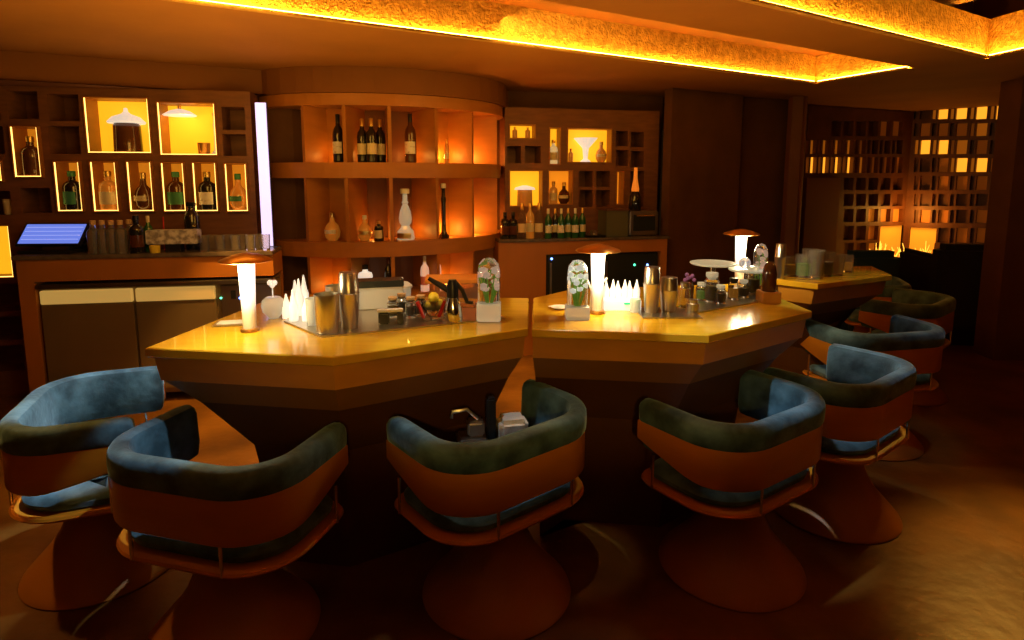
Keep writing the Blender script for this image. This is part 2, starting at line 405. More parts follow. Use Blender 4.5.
def display_box(pl, r, label, back, protr=.03, depth=.20, group='lit display boxes', led=True, sides=True):
    x0, x1, z0, z1 = r; xm = (x0+x1)/2; w = x1-x0; h = z1-z0
    loc = pl.W(xm, 0, z0)
    t = thing('display_box', label, 'display box', loc, pl.rz, group)
    mb = MB(); k = .010; f = .0015
    mb.bb(-w/2+f, -w/2+k, -protr, depth, f, h-f); mb.bb(w/2-k, w/2-f, -protr, depth, f, h-f); mb.bb(-w/2+k, w/2-k, -protr, depth, f, k); mb.bb(-w/2+k, w/2-k, -protr, depth, h-k, h-f)
    part('box_frame', mb, 'drum', t)
    part('back_panel', MB().bb(-w/2+k, w/2-k, depth-.006, depth-.001, k, h-k), back, t)
    if led:
        mb = MB(); e = .005
        mb.bb(-w/2+k, -w/2+k+e, -protr+.004, -protr+.012, k, h-k); mb.bb(w/2-k-e, w/2-k, -protr+.004, -protr+.012, k, h-k); mb.bb(-w/2+k, w/2-k, -protr+.004, -protr+.012, k, k+e)
        part('led_strip', mb, 'led', t)
    return t
k = 0
bstyle = [('spirit','brownglass','brownglass'),('spirit','black','greenlabel'),('spirit','amber','paper'),('round','brownglass','paper'),('spirit','brownglass','greenlabel'),('spirit','black','whitelabel'),('round','amber','greenlabel')]
for (kind, c) in LIT:
    r = PLS.rect(*c)
    if kind == 'small':
        display_box(PLS, r, lab_small[k], 'boxorange', .035, .17)
        bk, m, lb = bstyle[k]
        hh = r[3]-r[2]; ph = TOP[bk][2]
        s = min(.78*hh/ph, 1.3)
        bottle(bk, PLS.W((r[0]+r[1])/2-.004, .035, r[2]+.0105), bl_lab[k], m, lb, 'greenlabel' if k in (1,4,6) else 'gold', {'spirit':1.35,'round':1.15,'wine':1.2}[bk], 'bottles in the lit display boxes', hs=s)
        k += 1
    elif kind == 'big':
        display_box(PLS, r, 'large yellow-lit display box holding a %s' % ('big dark jar with a white domed lid' if c[0] < 100 else 'copper cup and slim white bottle'), 'boxyellow', .012, .20)
    elif kind == 'edge':
        display_box(PLS, r, 'lit display box cut by the left edge of the picture, upper shelf', 'boxyellow', .02, .18)
    else:
        display_box(PLS, r, 'broad yellow-lit box low at the left end of the back counter', 'boxyellow', .0, .18)
# contents of the big lit boxes
r = PLS.rect(85,97,151,154)
t = thing('storage_jar', 'big dark brown jar with a brightly lit white domed lid in lit box', 'jar', PLS.W((r[0]+r[1])/2+.02, .09, r[2]+.0105))
part('jar_body', MB().lathe([(0,0),(.085,0),(.095,.01),(.09,.20),(.08,.215),(0,.215)]), 'brownglass', t, True)
part('jar_lid', MB().lathe([(0,.215),(.12,.215),(.125,.225),(.09,.262),(.03,.285),(.016,.30),(.012,.325),(0,.33)]), 'whiteglow', t, True)
r = PLS.rect(158,102,217,156)
t = thing('domed_light', 'small white domed light under the top of the second yellow box', 'light', PLS.W((r[0]+r[1])/2-.08, .10, r[3]-.092))
part('dome', MB().lathe([(0,.0),(.11,.0),(.115,.006),(.07,.035),(.02,.05),(0,.05)]), 'whiteglow', t, True)
part('stem', MB().lathe([(0,.05),(.012,.05),(.012,.0805),(0,.0805)],12), 'gold', t, True)
tumbler(PLS.W((r[0]+r[1])/2+.08, .08, r[2]+.0105), 'small copper cup in the second yellow-lit box', .045, .09, 'copper', name='copper_cup', cat='cup')
bottle('slim', PLS.W((r[0]+r[1])/2+.17, .08, r[2]+.0105), 'slim white bottle at the right of the second yellow-lit box', 'frosted', None, 'gold', .9)
c = PLS.rect(-22,191,11,215)
tumbler(PLS.W(PLS.hit(4,203)[0], .06, c[2]+.001), 'pale cup in the dark cell at the left picture edge', .04, .11, 'paper', name='cup', cat='cup')

# ------------------------------------------------------------------ left back counter
t = thing('back_counter', 'long wooden back counter under the left shelves', 'counter', PLC.o, PLC.rz)
sR = PLC.hit(273,260)[0]
fx0, fx1 = PLC.hit(36,300)[0], sR
zf = PLC.hit(140,282)[1]
mb = MB()
mb.bb(0, fx0, 0, .33, 0, ZB-.03); mb.bb(fx0, sR, 0, .33, zf+.02, ZB-.03); mb.bb(fx0, sR, .30, .33, 0, zf+.02)
part('counter_body', mb, 'counter', t)
part('counter_top', MB().bb(-.02, sR, -.015, .335, ZB-.03, ZB), 'countertop', t, bevel=.004)
# refrigerator
t = thing('undercounter_fridge', 'two-door steel fridge with lit handle panels under the left back counter', 'refrigerator', PLC.W(0,0,0), PLC.rz)
zk = zf
mb = MB().bb(fx0+.01, sR-.01, .03, .28, .06, zk-.03)
part('cabinet', mb, 'fridgedoor', t)
part('top_rail', MB().bb(fx0+.01, sR-.01, -.02, .29, zk-.03, zk+.0), 'steel', t, bevel=.004)
d0 = PLC.hit(42,320)[0]; d1_ = PLC.hit(136,320)[0]; d2_ = PLC.hit(217,320)[0]; d3 = PLC.hit(223,320)[0]
for i, (x0, x1) in enumerate(((d0, d1_-.008), (d1_+.008, d2_))):
    p_ = part('door', MB().bb(x0, x1, -.0, .03, .10, zk-.14), 'fridgedoor', t, bevel=.004)
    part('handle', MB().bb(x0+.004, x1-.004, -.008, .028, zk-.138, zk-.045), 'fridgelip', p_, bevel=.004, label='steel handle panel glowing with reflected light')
cp = part('control_panel', MB().bb(d3+.0, sR-.02, .0, .03, .10, zk-.045), 'steel', t)
for px, m, nm in ((221,'ledgreen','green_indicator'),(240,'ledblue','blue_indicator')):
    s_, z_ = PLC.hit(px, 298)
    part(nm, MB().ball((s_, -.003, z_), .009, 1), m, cp if px > 230 else t)
part('display', MB().bb(PLC.hit(231,296)[0], PLC.hit(236,296)[0], -.003, 0, zk-.14, zk-.08), 'dark', cp)
part('grille', MB().bb(sR-.16, sR-.04, -.003, 0, .2, .5), 'dark', cp)
for x in (fx0+.06, sR-.08): part('foot', MB().lathe([(0,0),(.02,0),(.02,.06),(0,.06)],12,(x,.15,0)), 'dark', t)

# ---- things on the left back counter
def onL(px, dep=.1, py=250):
    s_ = PLC.off(dep).hit(px, py)[0]; return PLC.W(s_, dep, ZB)
p = onL(55, .17)
t = thing('monitor', 'till touchscreen with a blue screen tilted on the back counter', 'monitor', p, PLC.rz-.12)
part('base', MB().bb(-.19,.17,-.10,.12,0,.022), 'dark', t, bevel=.006)
part('stand', MB().prism([(-.07,-.02),(.1,-.02),(.1,.1),(-.07,.1)], .022, .09), 'steel', t)
Mx = Matrix.Translation((0,.0,.125)) @ Matrix.Rotation(math.radians(-42),4,'X')
q = part('screen_housing', MB().box((0,0,0),(.43,.02,.19),M4=Mx), 'dark', t)
sc_ = part('screen', MB().box((0,-.012,.0),(.40,.004,.165),M4=Mx), 'screen', q)
mb = MB()
for i in range(4): mb.box((0,-.0145,-.05+.035*i),(.38,.001,.004),M4=Mx)
part('screen_rows', mb, 'screentxt', sc_)
t = thing('receipt_printer', 'black receipt printer to the right of the till touchscreen', 'printer', onL(88,.25), PLC.rz)
part('housing', MB().bb(-.04,.04,-.06,.06,0,.10), 'dark', t, bevel=.01); part('paper_slot', MB().bb(-.03,.03,-.063,-.058,.05,.062), 'steel', t)
for i, px in enumerate((95,104,113,122,131)):
    bottle('spirit', onL(px, .06 if i != 4 else .12), ['leftmost','second','third','fourth','fifth'][i]+' clear square-shouldered bottle from the till with a cork stopper', 'tumbler', None, 'cork', .92, 'cork-stoppered bottles on the left back counter')
bottle('spirit', onL(138,.05), 'black bottle with dark label between the corked bottles and the marbled box', 'black','brownglass','dark', 1.05)
bottle('wine', onL(150,.13), 'tall green bottle behind the marbled paper box', 'greenglass', None, 'paper', .78)
tumbler(onL(155,.03), 'small yellow pot in front of the marbled paper box', .035, .05, 'yellow', name='pot', cat='pot')
t = thing('tissue_box', 'marbled grey and white box on a black stand on back counter', 'box', onL(175,.10), PLC.rz)
part('box_body', MB().bb(-.17,.17,-.05,.05,.055,.155), 'marble', t, bevel=.006); part('stand', MB().bb(-.05,.05,-.04,.04,0,.055), 'dark', t)
t = thing('straw', 'short red stick standing up behind the marbled box', 'straw', onL(165,.19)); part('stick', MB().tube([(0,0,0),(.004,0,.24)],.005), 'red', t)
t = thing('soda_siphon', 'tall black siphon bottle at the right end of the marbled box', 'siphon', onL(194,.20), 0)
part('body', MB().lathe([(0,0),(.05,0),(.052,.01),(.052,.24),(.03,.28),(.022,.30),(.022,.315),(0,.315)]), 'black', t, True)
part('head', MB().bb(-.03,.03,-.02,.02,.315,.345), 'dark', t, bevel=.005)
for i in range(9):
    tumbler(onL(205+7.6*i, .06+.05*(i%2)), ['first','second','third','fourth','fifth','sixth','seventh','eighth','last'][i]+' clear tumbler from the left in the row at the counter end', .034, .115, 'tumbler', 'clear tumblers at the right end of the left back counter')

# ---- vertical cool white light panel
pv = PLC.off(.30); a_, _ = pv.hit(257.5,150); b_, _ = pv.hit(268,150)
t = thing('light_panel', 'tall narrow cool white light panel between left shelves and round shelves', 'light', pv.W((a_+b_)/2,0,ZB), pv.rz)
w_ = b_-a_
part('housing', MB().bb(-w_/2-.006,w_/2+.006,.01,.03,0,1.08), 'dark', t); part('diffuser', MB().bb(-w_/2,w_/2,-.005,.01,.004,1.075), 'coolpanel', t)

# ------------------------------------------------------------------ round shelf cabinet
t = thing('round_shelf_cabinet', 'big half-round wooden bottle cabinet with lit compartments behind the bars', 'cabinet', (0,0,0))
def ang(px, k=.985, z=1.6):
    best = None
    for i in range(-950, 951, 2):
        p = dp(math.radians(i/10), k); x = 512+F*p.x/(p.y*math.cos(TH)+(H-z)*math.sin(TH))
        if best is None or abs(x-px) < best[0]: best = (abs(x-px), i/10)
    return best[1]
TT = [-88, ang(305), ang(346), ang(391), ang(437), ang(473), ang(497), 100]
def ell(k, ka=0, a0=-110, a1=110, st=5): return [dp(math.radians(x), k, ka) for x in range(a0, a1+1, st)]
def ering(k, ka=0): return [(p.x,p.y) for p in [dp(math.radians(x),k,ka) for x in range(0,360,6)]]
part('core', MB().prism(ering(.55), 0, 2.23), 'drumcore', t)
for z0, z1, ka, nm in ((1.60,1.72,0,'shelf'),(.98,1.10,.0,'shelf'),(2.15,2.238,.02,'top_panel'),(.62,.67,-.02,'shelf'),(0,.08,0,'plinth')):
    part(nm, MB().prism(ering(1, ka), z0, z1), 'drum', t)
for zi, (z0, z1) in enumerate(((1.72,2.15),(1.10,1.60),(.67,.98))):
    for a in TT[:-1] if zi else TT[:-1]:
        a2_ = math.radians(a); p = dp(a2_, .5); q = dp(a2_, .985); m_ = (p+q)/2; d = q-p
        part('divider', MB().box((m_.x,m_.y,(z0+z1)/2), (d.length,.028,z1-z0-.002), math.atan2(d.y,d.x)), 'drum', t)
for j in (0,1,4,5,6):
    a0_, a1_ = TT[j], TT[j+1]; n_ = 8; o1 = [dp(math.radians(a0_+(a1_-a0_)*i/n_), .74) for i in range(n_+1)]; o2 = [dp(math.radians(a0_+(a1_-a0_)*i/n_), .71) for i in range(n_+1)]
    part('back_panel', MB().prism([(p.x,p.y) for p in o1]+[(p.x,p.y) for p in reversed(o2)], .672, 2.148), 'drum', t)
part('lower_panel', MB().prism(ering(.93), .08, .62), 'drum', t)
def onD(px, z, k=.84):
    # point on the ellipse k in front side whose image column is px
    best = None
    for i in range(-950, 951, 2):
        a = math.radians(i/10); p = dp(a, k); x = 512+F*p.x/(p.y*math.cos(TH)+(H-z)*math.sin(TH))
        if best is None or abs(x-px) < best[0]: best = (abs(x-px), p)
    return Vector((best[1].x, best[1].y, z))
bottle('wine', onD(339,1.721), 'dark wine bottle with cream label, left in the upper round shelf', 'black','whitelabel','dark', 1.1, hs=1.15)
for i, (px, k) in enumerate(((363,.84),(372,.90),(381,.80))):
    bottle('wine', onD(px,1.721,k), ['left','front middle','right'][i]+' dark wine bottle of the trio in the upper centre compartment', 'black','paper','gold', 1.05, 'three wine bottles in the upper centre compartment')
bottle('wine', onD(411,1.721), 'dark bottle with large white label alone in the upper shelf', 'brownglass','whitelabel','dark', 1.15, hs=1.2)
bottle('wine', onD(447,1.721,.9), 'thin small bottle at the divider in the upper round shelf', 'amber','paper','gold', .5, hs=.6)
bottle('round', onD(333,1.101), 'round amber bottle with white scrollwork in the middle round shelf', 'amber','whitelabel','gold', 1.05)
bottle('round', onD(365,1.101), 'squat gold-labelled bottle in the middle round shelf', 'amber','gold','white', .95)
bottle('square', onD(379,1.101,.9), 'small dark bottle with round cream label in the middle round shelf', 'black','paper','gold', .8)
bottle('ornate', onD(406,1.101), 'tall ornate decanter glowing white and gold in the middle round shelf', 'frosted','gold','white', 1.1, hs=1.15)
bottle('slim', onD(444,1.101,.9), 'slim dark decanter with pale foot in the middle round shelf', 'black',None,'white', 1.1, hs=1.3)
t_ = bottle('square', onD(366,.671,.9), 'dark-topped bottle with white printed label under the round cabinet', 'whiteglow','whitelabel','dark', 1.2)
bottle('wine', onD(389,.671,.9), 'plain black bottle in the lowest round shelf', 'black',None,'brownglass', .9)
bottle('wine', onD(425,.671,.9), 'pink-labelled bottle, left of two in the lowest round shelf', 'petal','pinklabel','white', .9)
bottle('wine', onD(437,.671,.9), 'pink-labelled bottle, right of two in the lowest round shelf', 'petal','pinklabel','white', .95)

# ------------------------------------------------------------------ right back shelves
RL = [('y',(509,124,536,139)),('y',(549,127,561,165)),('y',(567,128,612,163)),('y',(509,170,543,207)),('o',(548,170,573,205)),('o',(616,171,624,205))]
RD = [(507,146,521,163),(525,146,541,163),(579,171,593,187),(596,171,610,187),(579,190,593,207),(596,190,610,207),(616,131,628,146),(631,132,644,147),(616,150,628,166),(631,151,644,167),(630,171,644,206)]
cells = [PRS.rect(*c) for _, c in RL] + [PRS.rect(*c) for c in RD]
ZR = 1.04
t = thing('shelving_unit', 'dark wooden lattice of box shelves right of the round cabinet', 'shelf', PRS.o, PRS.rz)
s0 = PRS.hit(505,150)[0]; s1 = PRS.hit(657,200)[0]
part('shelf_frame', facade(s0, s1, 0, ZS, cells, .22), 'lattice', t)
rl = ['small yellow-lit display box at the top left of the right shelves','tall narrow lit display box in the right shelves','wide yellow-lit display box with a white dish in the right shelves','yellow-lit display box low behind the clear bottles','orange-lit display box low behind the green bottles','narrow orange-lit slot left of the flame-topped decanter']
for (kk, c), l in zip(RL, rl): display_box(PRS, PRS.rect(*c), l, 'boxyellow' if kk == 'y' else 'boxamber', .006, .12, led=False)
def inR(c, f, dep=.05): r = PRS.rect(*c); return PRS.W(r[0]+(r[1]-r[0])*f, dep, r[2]+.0105)
t = thing('footed_bowl', 'white footed bowl in the wide lit display box', 'bowl', inR(RL[2][1], .45)); 
part('bowl', MB().lathe([(0,.13),(.03,.13),(.11,.22),(.115,.225),(.10,.225),(0,.16)]), 'whiteglow', t, True); part('foot', MB().lathe([(0,0),(.05,0),(.045,.01),(.02,.03),(.03,.13),(0,.13)]), 'whiteglow', t, True)
bottle('round', inR(RL[2][1], .8), 'amber round bottle beside the white footed bowl', 'amber','paper','gold', .9)
bottle('spirit', inR(RL[2][1], .12), 'small red bottle at the left of the wide lit display box', 'amber',None,'red', .5)
bottle('spirit', inR(RL[1][1], .5), 'pale bottle in the tall narrow lit box', 'frosted','paper','gold', .9)
t = thing('storage_jar', 'glass jar with green contents in the low yellow-lit box', 'jar', inR(RL[3][1], .5))
part('jar_body', MB().lathe([(0,0),(.07,0),(.075,.01),(.07,.15),(0,.15)]), 'amber', t, True); part('jar_lid', MB().lathe([(0,.15),(.10,.15),(.09,.17),(.02,.19),(0,.19)]), 'whiteglow', t, True)
bottle('round', inR(RL[4][1], .7), 'dark rounded bottle in the low orange-lit box', 'brownglass','paper','gold', .95)
bottle('spirit', inR(RL[4][1], .28), 'amber bottle at the left in the low orange-lit box', 'amber','paper','gold', .85)
for i, f in enumerate((.26,.74)): bottle('square', inR(RL[0][1], f), ['left','right'][i]+' squat bottle in the small top lit box', 'amber',None,'gold', .5)

# ------------------------------------------------------------------ right back counter
t = thing('back_counter', 'shorter wooden back counter right of the round cabinet', 'counter', PRC.o, PRC.rz)
zc = PRC.hit(600,237.5)[1]; ZR = zc
sx1 = PRC.hit(667,250)[0]; g0 = PRC.hit(546,270)[0]; g1 = PRC.hit(660,270)[0]; zg = PRC.hit(600,253)[1]
mb = MB(); mb.bb(-.04, g0, 0, .33, 0, ZR-.025); mb.bb(g1, sx1, 0, .33, 0, ZR-.025); mb.bb(g0, g1, 0, .33, zg, ZR-.025); mb.bb(g0,g1,.30,.33,0,zg)
part('counter_body', mb, 'counter', t); part('counter_top', MB().bb(-.04, sx1+.02, -.02, .335, ZR-.025, ZR), 'countertop', t, bevel=.004)
t = thing('undercounter_fridge', 'dark glass-front fridge under the right back counter', 'refrigerator', PRC.o, PRC.rz)
part('cabinet', MB().bb(g0+.01, g1-.01, .04, .29, .02, zg-.01), 'fridgedark', t)
gm = PRC.hit(610,270)[0]
for x0,x1 in ((g0+.02,PRC.hit(600,270)[0]),(PRC.hit(604,270)[0],g1-.02)):
    d_ = part('door', MB().bb(x0,x1,.015,.04,.08,zg-.02), 'fridgedark', t, bevel=.004)
    part('handle', MB().bb(x0+.02,x0+.035,.0,.02,.25,zg-.08), 'steel', d_)
for px, py, m, nm in ((552,259,'ledblue','blue_indicator'),(635,265,'ledgreen','green_indicator'),(648,265,'ledblue','blue_indicator')):
    s_, z_ = PRC.hit(px,py); part(nm, MB().ball((s_, .012, z_), .012, 1), m, t)
def onR(px, dep=.1): return PRC.W(PRC.off(dep).hit(px, 237)[0], dep, ZR)
for i, px in enumerate((505,513)): bottle('spirit', onR(px,.1), ['left','right'][i]+' dark bottle of the pair against the round cabinet', 'black','brownglass','dark', .95, 'two dark bottles at the left of the right counter')
for i, px in enumerate((522,530,539)): bottle('wine', onR(px,.06+.04*(i%2)), ['left','middle','right'][i]+' clear gold-labelled bottle of three on the right back counter', 'clear' if i != 1 else 'amber','paper','gold', .98, 'clear bottles on the right back counter')
for i, px in enumerate((548,555,561,568,575,582)): bottle('wine', onR(px,.05+.06*(i%2)), ['first','second','third','fourth','fifth','last'][i]+' green bottle from the left on the right back counter', 'greenglass' if i != 1 else 'black','paper' if i%2 else 'whitelabel','gold' if i%2 else 'white', .82, 'green bottles on the right back counter')
t = thing('glass_tray', 'low glass tray between the green bottles and the olive box', 'tray', onR(594,.1), PRC.rz); part('tray', MB().lathe([(0,0),(.09,0),(.12,.02),(.115,.02),(.085,.006),(0,.006)]), 'clear', t, True); part('stem_glassware', MB().lathe([(0,.006),(.03,.006),(.04,.06),(0,.06)]), 'clear', t, True)
t = thing('storage_box', 'dark olive box beside the toaster oven on the right counter', 'box', onR(613,.14), PRC.rz); part('box_body', MB().bb(-.11,.11,-.10,.12,0,.24), mat('olive_board',(.10,.10,.05),.6), t, bevel=.006); part('lid', MB().bb(-.115,.115,-.105,.125,.24,.255), 'latdark', t)
t = thing('toaster_oven', 'steel toaster oven with a dark glass door on right counter', 'oven', onR(640,.12), PRC.rz)
part('housing', MB().bb(-.145,.145,-.08,.12,.01,.235), 'steel', t, bevel=.01); 
o_ = part('door', MB().bb(-.11,.11,-.09,-.078,.05,.20), 'fridgedark', t, bevel=.004); part('handle', MB().tube([(-.09,-.105,.19),(.09,-.105,.19)],.006), 'chrome', o_)
for x in (-.12,.12): part('foot', MB().bb(x-.015,x+.015,-.06,-.03,0,.01), 'dark', t)
t = thing('decanter', 'tall dark decanter with a glowing amber neck on toaster oven', 'decanter', onR(634,.10)+Vector((0,0,.235)))
part('body', MB().lathe([(0,0),(.055,0),(.06,.01),(.055,.13),(.03,.18),(0,.18)]), 'black', t, True); part('neck', MB().lathe([(0,.18),(.034,.18),(.036,.20),(.018,.30),(.016,.40),(0,.40)]), mat('amber_glow',(.8,.3,.05),.3,em=(1,.25,.02),es=.5), t, True)

# ------------------------------------------------------------------ the three faceted bars
def inset(poly, k, fac=None):
    n = len(poly); out = []; fac = fac or [1]*n
    A = sum(poly[i][0]*poly[(i+1)%n][1]-poly[(i+1)%n][0]*poly[i][1] for i in range(n)); sg = 1 if A > 0 else -1
    for i in range(n):
        a, b, c = [Vector(poly[j%n]) for j in (i-1, i, i+1)]
        e1_ = (b-a).normalized(); e2_ = (c-b).normalized(); n1 = Vector((-e1_.y, e1_.x))*sg; n2 = Vector((-e2_.y, e2_.x))*sg
        k1 = k*fac[i-1]; k2 = k*fac[i]; det = n1.x*n2.y-n1.y*n2.x
        if abs(det) < .12: m_ = (n1*k1+n2*k2)/2
        else: m_ = Vector(((k1*n2.y-k2*n1.y)/det, (n1.x*k2-n2.x*k1)/det))
        out.append(b+m_)
    return [(p.x,p.y) for p in out]
def bar(poly, label, fac=None):
    t = thing('bar_counter', label, 'bar counter', (0,0,0))
    part('counter_top', MB().loft([[(x,y,z) for x,y in inset(poly,i)] for i,z in ((.004,.965),(0,.969),(0,.996),(.004,1.0))]), 'bartop', t)
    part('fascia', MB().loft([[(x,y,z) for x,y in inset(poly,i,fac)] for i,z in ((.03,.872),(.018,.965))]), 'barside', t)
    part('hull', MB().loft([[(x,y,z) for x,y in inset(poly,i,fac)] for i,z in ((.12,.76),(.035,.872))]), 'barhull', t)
    part('lower_hull', MB().loft([[(x,y,z) for x,y in inset(poly,i,fac)] for i,z in ((.25,.54),(.12,.76))]), 'barbase_shade', t)
    part('pedestal', MB().loft([[(x,y,z) for x,y in inset(poly,i,fac)] for i,z in ((.32,0),(.25,.54))]), 'barbase_shade', t)
    return t
def pl(*pts): return [P(x,y,1.0).xy[:] for x,y in pts]
bar1 = pl((145,348),(333,357),(528,328),(529,298),(300,294),(262,302))
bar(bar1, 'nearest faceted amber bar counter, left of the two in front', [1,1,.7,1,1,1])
bar2 = pl((532,329),(709,335),(812,311),(778,297),(752,283),(572,289),(533,298))
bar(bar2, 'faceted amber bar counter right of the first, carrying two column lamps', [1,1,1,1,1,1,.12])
bar3 = pl((774,279),(818,284),(892,275),(872,266),(800,266))
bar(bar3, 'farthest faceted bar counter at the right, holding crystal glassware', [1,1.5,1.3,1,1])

# ---- lamps
def lamp(loc, label):
    t = thing('table_lamp', label, 'lamp', loc, 0, 'column table lamps on the bars')
    part('base', cached('lb', lambda: MB().lathe([(0,0),(.034,0),(.036,.004),(.034,.012),(.027,.014),(.0,.014)]).mesh('base','copper',True)), None, t)
    part('column', cached('lc', lambda: MB().lathe([(0,.014),(.025,.014),(.027,.12),(.032,.28),(.0,.28)]).mesh('column', M['lampcol'], True)), None, t)
    part('lamp_shade', cached('ls', lambda: MB().lathe([(0,.288),(.05,.284),(.097,.279),(.10,.281),(.095,.287),(.05,.304),(.02,.311),(0,.312)],40).mesh('lamp_shade','copper',True)), None, t)
    l = bpy.data.lights.new('lamp_light','POINT'); l.energy = 9; l.color = (1,.80,.42); l.shadow_soft_size = .05
    o = bpy.data.objects.new('lamp_light', l); COL.objects.link(o); o.location = Vector(loc)+Vector((0,-.075,.25)); return t
m = mat('lamp_column', (1,.9,.7), .35, em=(1,.92,.80), es=3.0); M['lampcol'] = m
# brighter toward the top of the column, like a diffuser lit from under the shade
nt = m.node_tree; b = nt.nodes['Principled BSDF']; tc = nt.nodes.new('ShaderNodeTexCoord'); sx = nt.nodes.new('ShaderNodeSeparateXYZ'); mr = nt.nodes.new('ShaderNodeMapRange')
mr.inputs['From Min'].default_value = .07; mr.inputs['From Max'].default_value = .27; mr.inputs['To Min'].default_value = .04; mr.inputs['To Max'].default_value = 2.6
nt.links.new(tc.outputs['Object'], sx.inputs[0]); nt.links.new(sx.outputs['Z'], mr.inputs['Value']); nt.links.new(mr.outputs[0], b.inputs['Emission Strength'])
lamp(P(250,331,1.0), 'column lamp with a flat copper shade on the nearest left bar')
lamp(P(597,313,1.0), 'column lamp with a flat copper shade in front on the middle bar')
p3 = D(739,282,3.42); lamp((p3.x, p3.y, 1.0), 'column lamp with a flat copper shade at the back of the middle bar')

# ---- things on bar 1
def B(px, py): return P(px, py, 1.0)
t = thing('bill_tray', 'small white bill tray left of the lamp on the left bar', 'tray', B(233,324), .2)
part('tray', MB().bb(-.07,.07,-.045,.045,0,.008), 'steel', t, bevel=.003); part('slip', MB().bb(-.055,.055,-.033,.033,.008,.010), 'white', t)
wp = [P(*q,1.0) for q in ((284,322),(322,338),(505,319),(476,302),(310,303))]
t = thing('bar_mat', 'steel work tray running along the left bar under the tools', 'tray', (0,0,0))
part('tray', MB().prism([(p.x,p.y) for p in wp], 1.0, 1.006), 'steel', t)
t.location = (0,0,0)
ZW = .0062
def BW(px, py): return P(px, py, 1.0)+Vector((0,0,ZW))
t = thing('crystal_ball_jar', 'round ribbed crystal jar with heart-topped stirrer beside left lamp', 'jar', B(274,318))
part('jar_body', MB().lathe([(0,0),(.02,0),(.024,.006),(.045,.03),(.05,.055),(.045,.078),(.03,.092),(0,.092)],20), 'frosted', t, True)
part('stirrer', MB().tube([(0,0,.09),(.0,0,.14)],.0025).ball((-.009,0,.155),.013).ball((.009,0,.155),.013).ball((0,0,.143),.011), 'whiteglow', t, True)
for i,(px,py) in enumerate(((287,318),(294,322),(300,316),(307,322),(296,310),(305,311))):
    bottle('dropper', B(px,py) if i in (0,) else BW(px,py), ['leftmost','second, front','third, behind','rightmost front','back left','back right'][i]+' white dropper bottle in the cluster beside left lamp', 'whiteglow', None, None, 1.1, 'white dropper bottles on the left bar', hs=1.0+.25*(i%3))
tumbler(BW(314,326), 'tall pale frosted tumbler between dropper bottles and short shaker tin', .03, .11, 'frosted')
def tin(loc, label, r=.045, h=.13): return tumbler(loc, label, r, h, 'steel', name='shaker_tin', cat='shaker')
tin(BW(328,333), 'short steel shaker tin in front of the tall shaker on left bar', .048, .15)
tin(BW(337,322), 'second steel shaker tin half hidden behind the short one', .042, .15)
shaker(BW(350,329), 'tall steel cocktail shaker on the left bar', .225, .042)
t = thing('ice_bin', 'pale box with a dark lid behind the tall shaker', 'box', BW(383,308), .25)
part('bin_body', MB().bb(-.11,.09,-.05,.05,0,.10), 'white', t, bevel=.004); part('lid', MB().bb(-.115,.095,-.055,.055,.10,.13), 'fridgedark', t, bevel=.004)
t = thing('lever_opener', 'black and steel lever tool lying on the left bar tray', 'tool', BW(390,325), .15)
part('body', MB().bb(-.045,.0,-.02,.02,0,.05), 'dark', t, bevel=.006); part('lever', MB().bb(-.05,.055,-.015,.015,.05,.062), 'white', t, bevel=.003); part('foot', MB().bb(.03,.055,-.02,.02,0,.05), 'dark', t, bevel=.004)
for i,(px,py) in enumerate(((393,318),(402,314),(411,318),(421,316))):
    jar(BW(px,py), ['leftmost','second','third','rightmost'][i]+' small spice jar with cork lid on the left bar', .024, .075, 'clear', 'cork', ['yellow','paper','brownglass','orange'][i], 'spice jars on the left bar')
t = thing('sugar_bowl', 'white lidded sugar bowl behind the spice jars', 'bowl', BW(402,305)+Vector((0,0,0)))
part('bowl', MB().lathe([(0,0),(.03,0),(.042,.03),(.045,.08),(0,.08)]), 'frosted', t, True); part('lid', MB().lathe([(0,.08),(.052,.08),(.05,.09),(.03,.105),(.008,.11),(.009,.125),(0,.13)]), 'white', t, True)
t = thing('glass_bowl', 'clear glass bowl holding lemons on the left bar', 'bowl', BW(434,316)); part('bowl', MB().lathe([(0,0),(.025,0),(.05,.035),(.058,.07),(.053,.07),(.04,.03),(0,.008)]), 'clear', t, True)
bl = BW(434,316)
for i,(dx,dy,dz) in enumerate(((-.016,0,.042),(.018,.008,.046),(0,-.004,.078))):
    o = link('lemon', MB().ball((0,0,0),.024,2,(1.2,1,1)).mesh('lemon','yellow',True), None, bl+Vector((dx,dy,dz)), i); tag(o, ['left lower','right lower','topmost'][i]+' yellow lemon in the glass bowl on left bar', 'lemon', 'lemons in the glass bowl')
for i,(px,py,dx) in enumerate(((424,322,-.045),(439,321,.045))):
    t = thing('tongs', ['left','right'][i]+' pair of red-handled tongs leaning on the lemon bowl', 'tongs', BW(px,py), 0, 'red-handled tongs on the left bar')
    part('handle', MB().tube([(0,0,.012),(dx*.6,0,.08)],.008), 'red', t, True); part('jaw', MB().tube([(0,0,.006),(-dx*.6,-.01,.005)],.005), 'steel', t, True)
t = thing('pouring_jug', 'tapered steel jug with black spout and handle on the left bar', 'jug', BW(453,322))
part('jug_body', MB().lathe([(0,0),(.040,0),(.042,.005),(.036,.06),(.024,.10),(0,.10)]), 'chrome', t, True)
part('collar', MB().lathe([(0,.10),(.025,.10),(.024,.15),(.016,.175),(0,.175)]), 'dark', t, True)
part('spout', MB().tube([(-.01,0,.125),(-.06,0,.155),(-.10,0,.18)],[.014,.012,.008]), 'dark', t, True)
part('handle', MB().tube([(.01,0,.165),(.04,0,.13),(.06,0,.08),(.085,0,.075)],.009), 'dark', t, True)
t = thing('glass_container', 'clear square container with an orange board lid on the left bar', 'container', BW(458,306), .1)
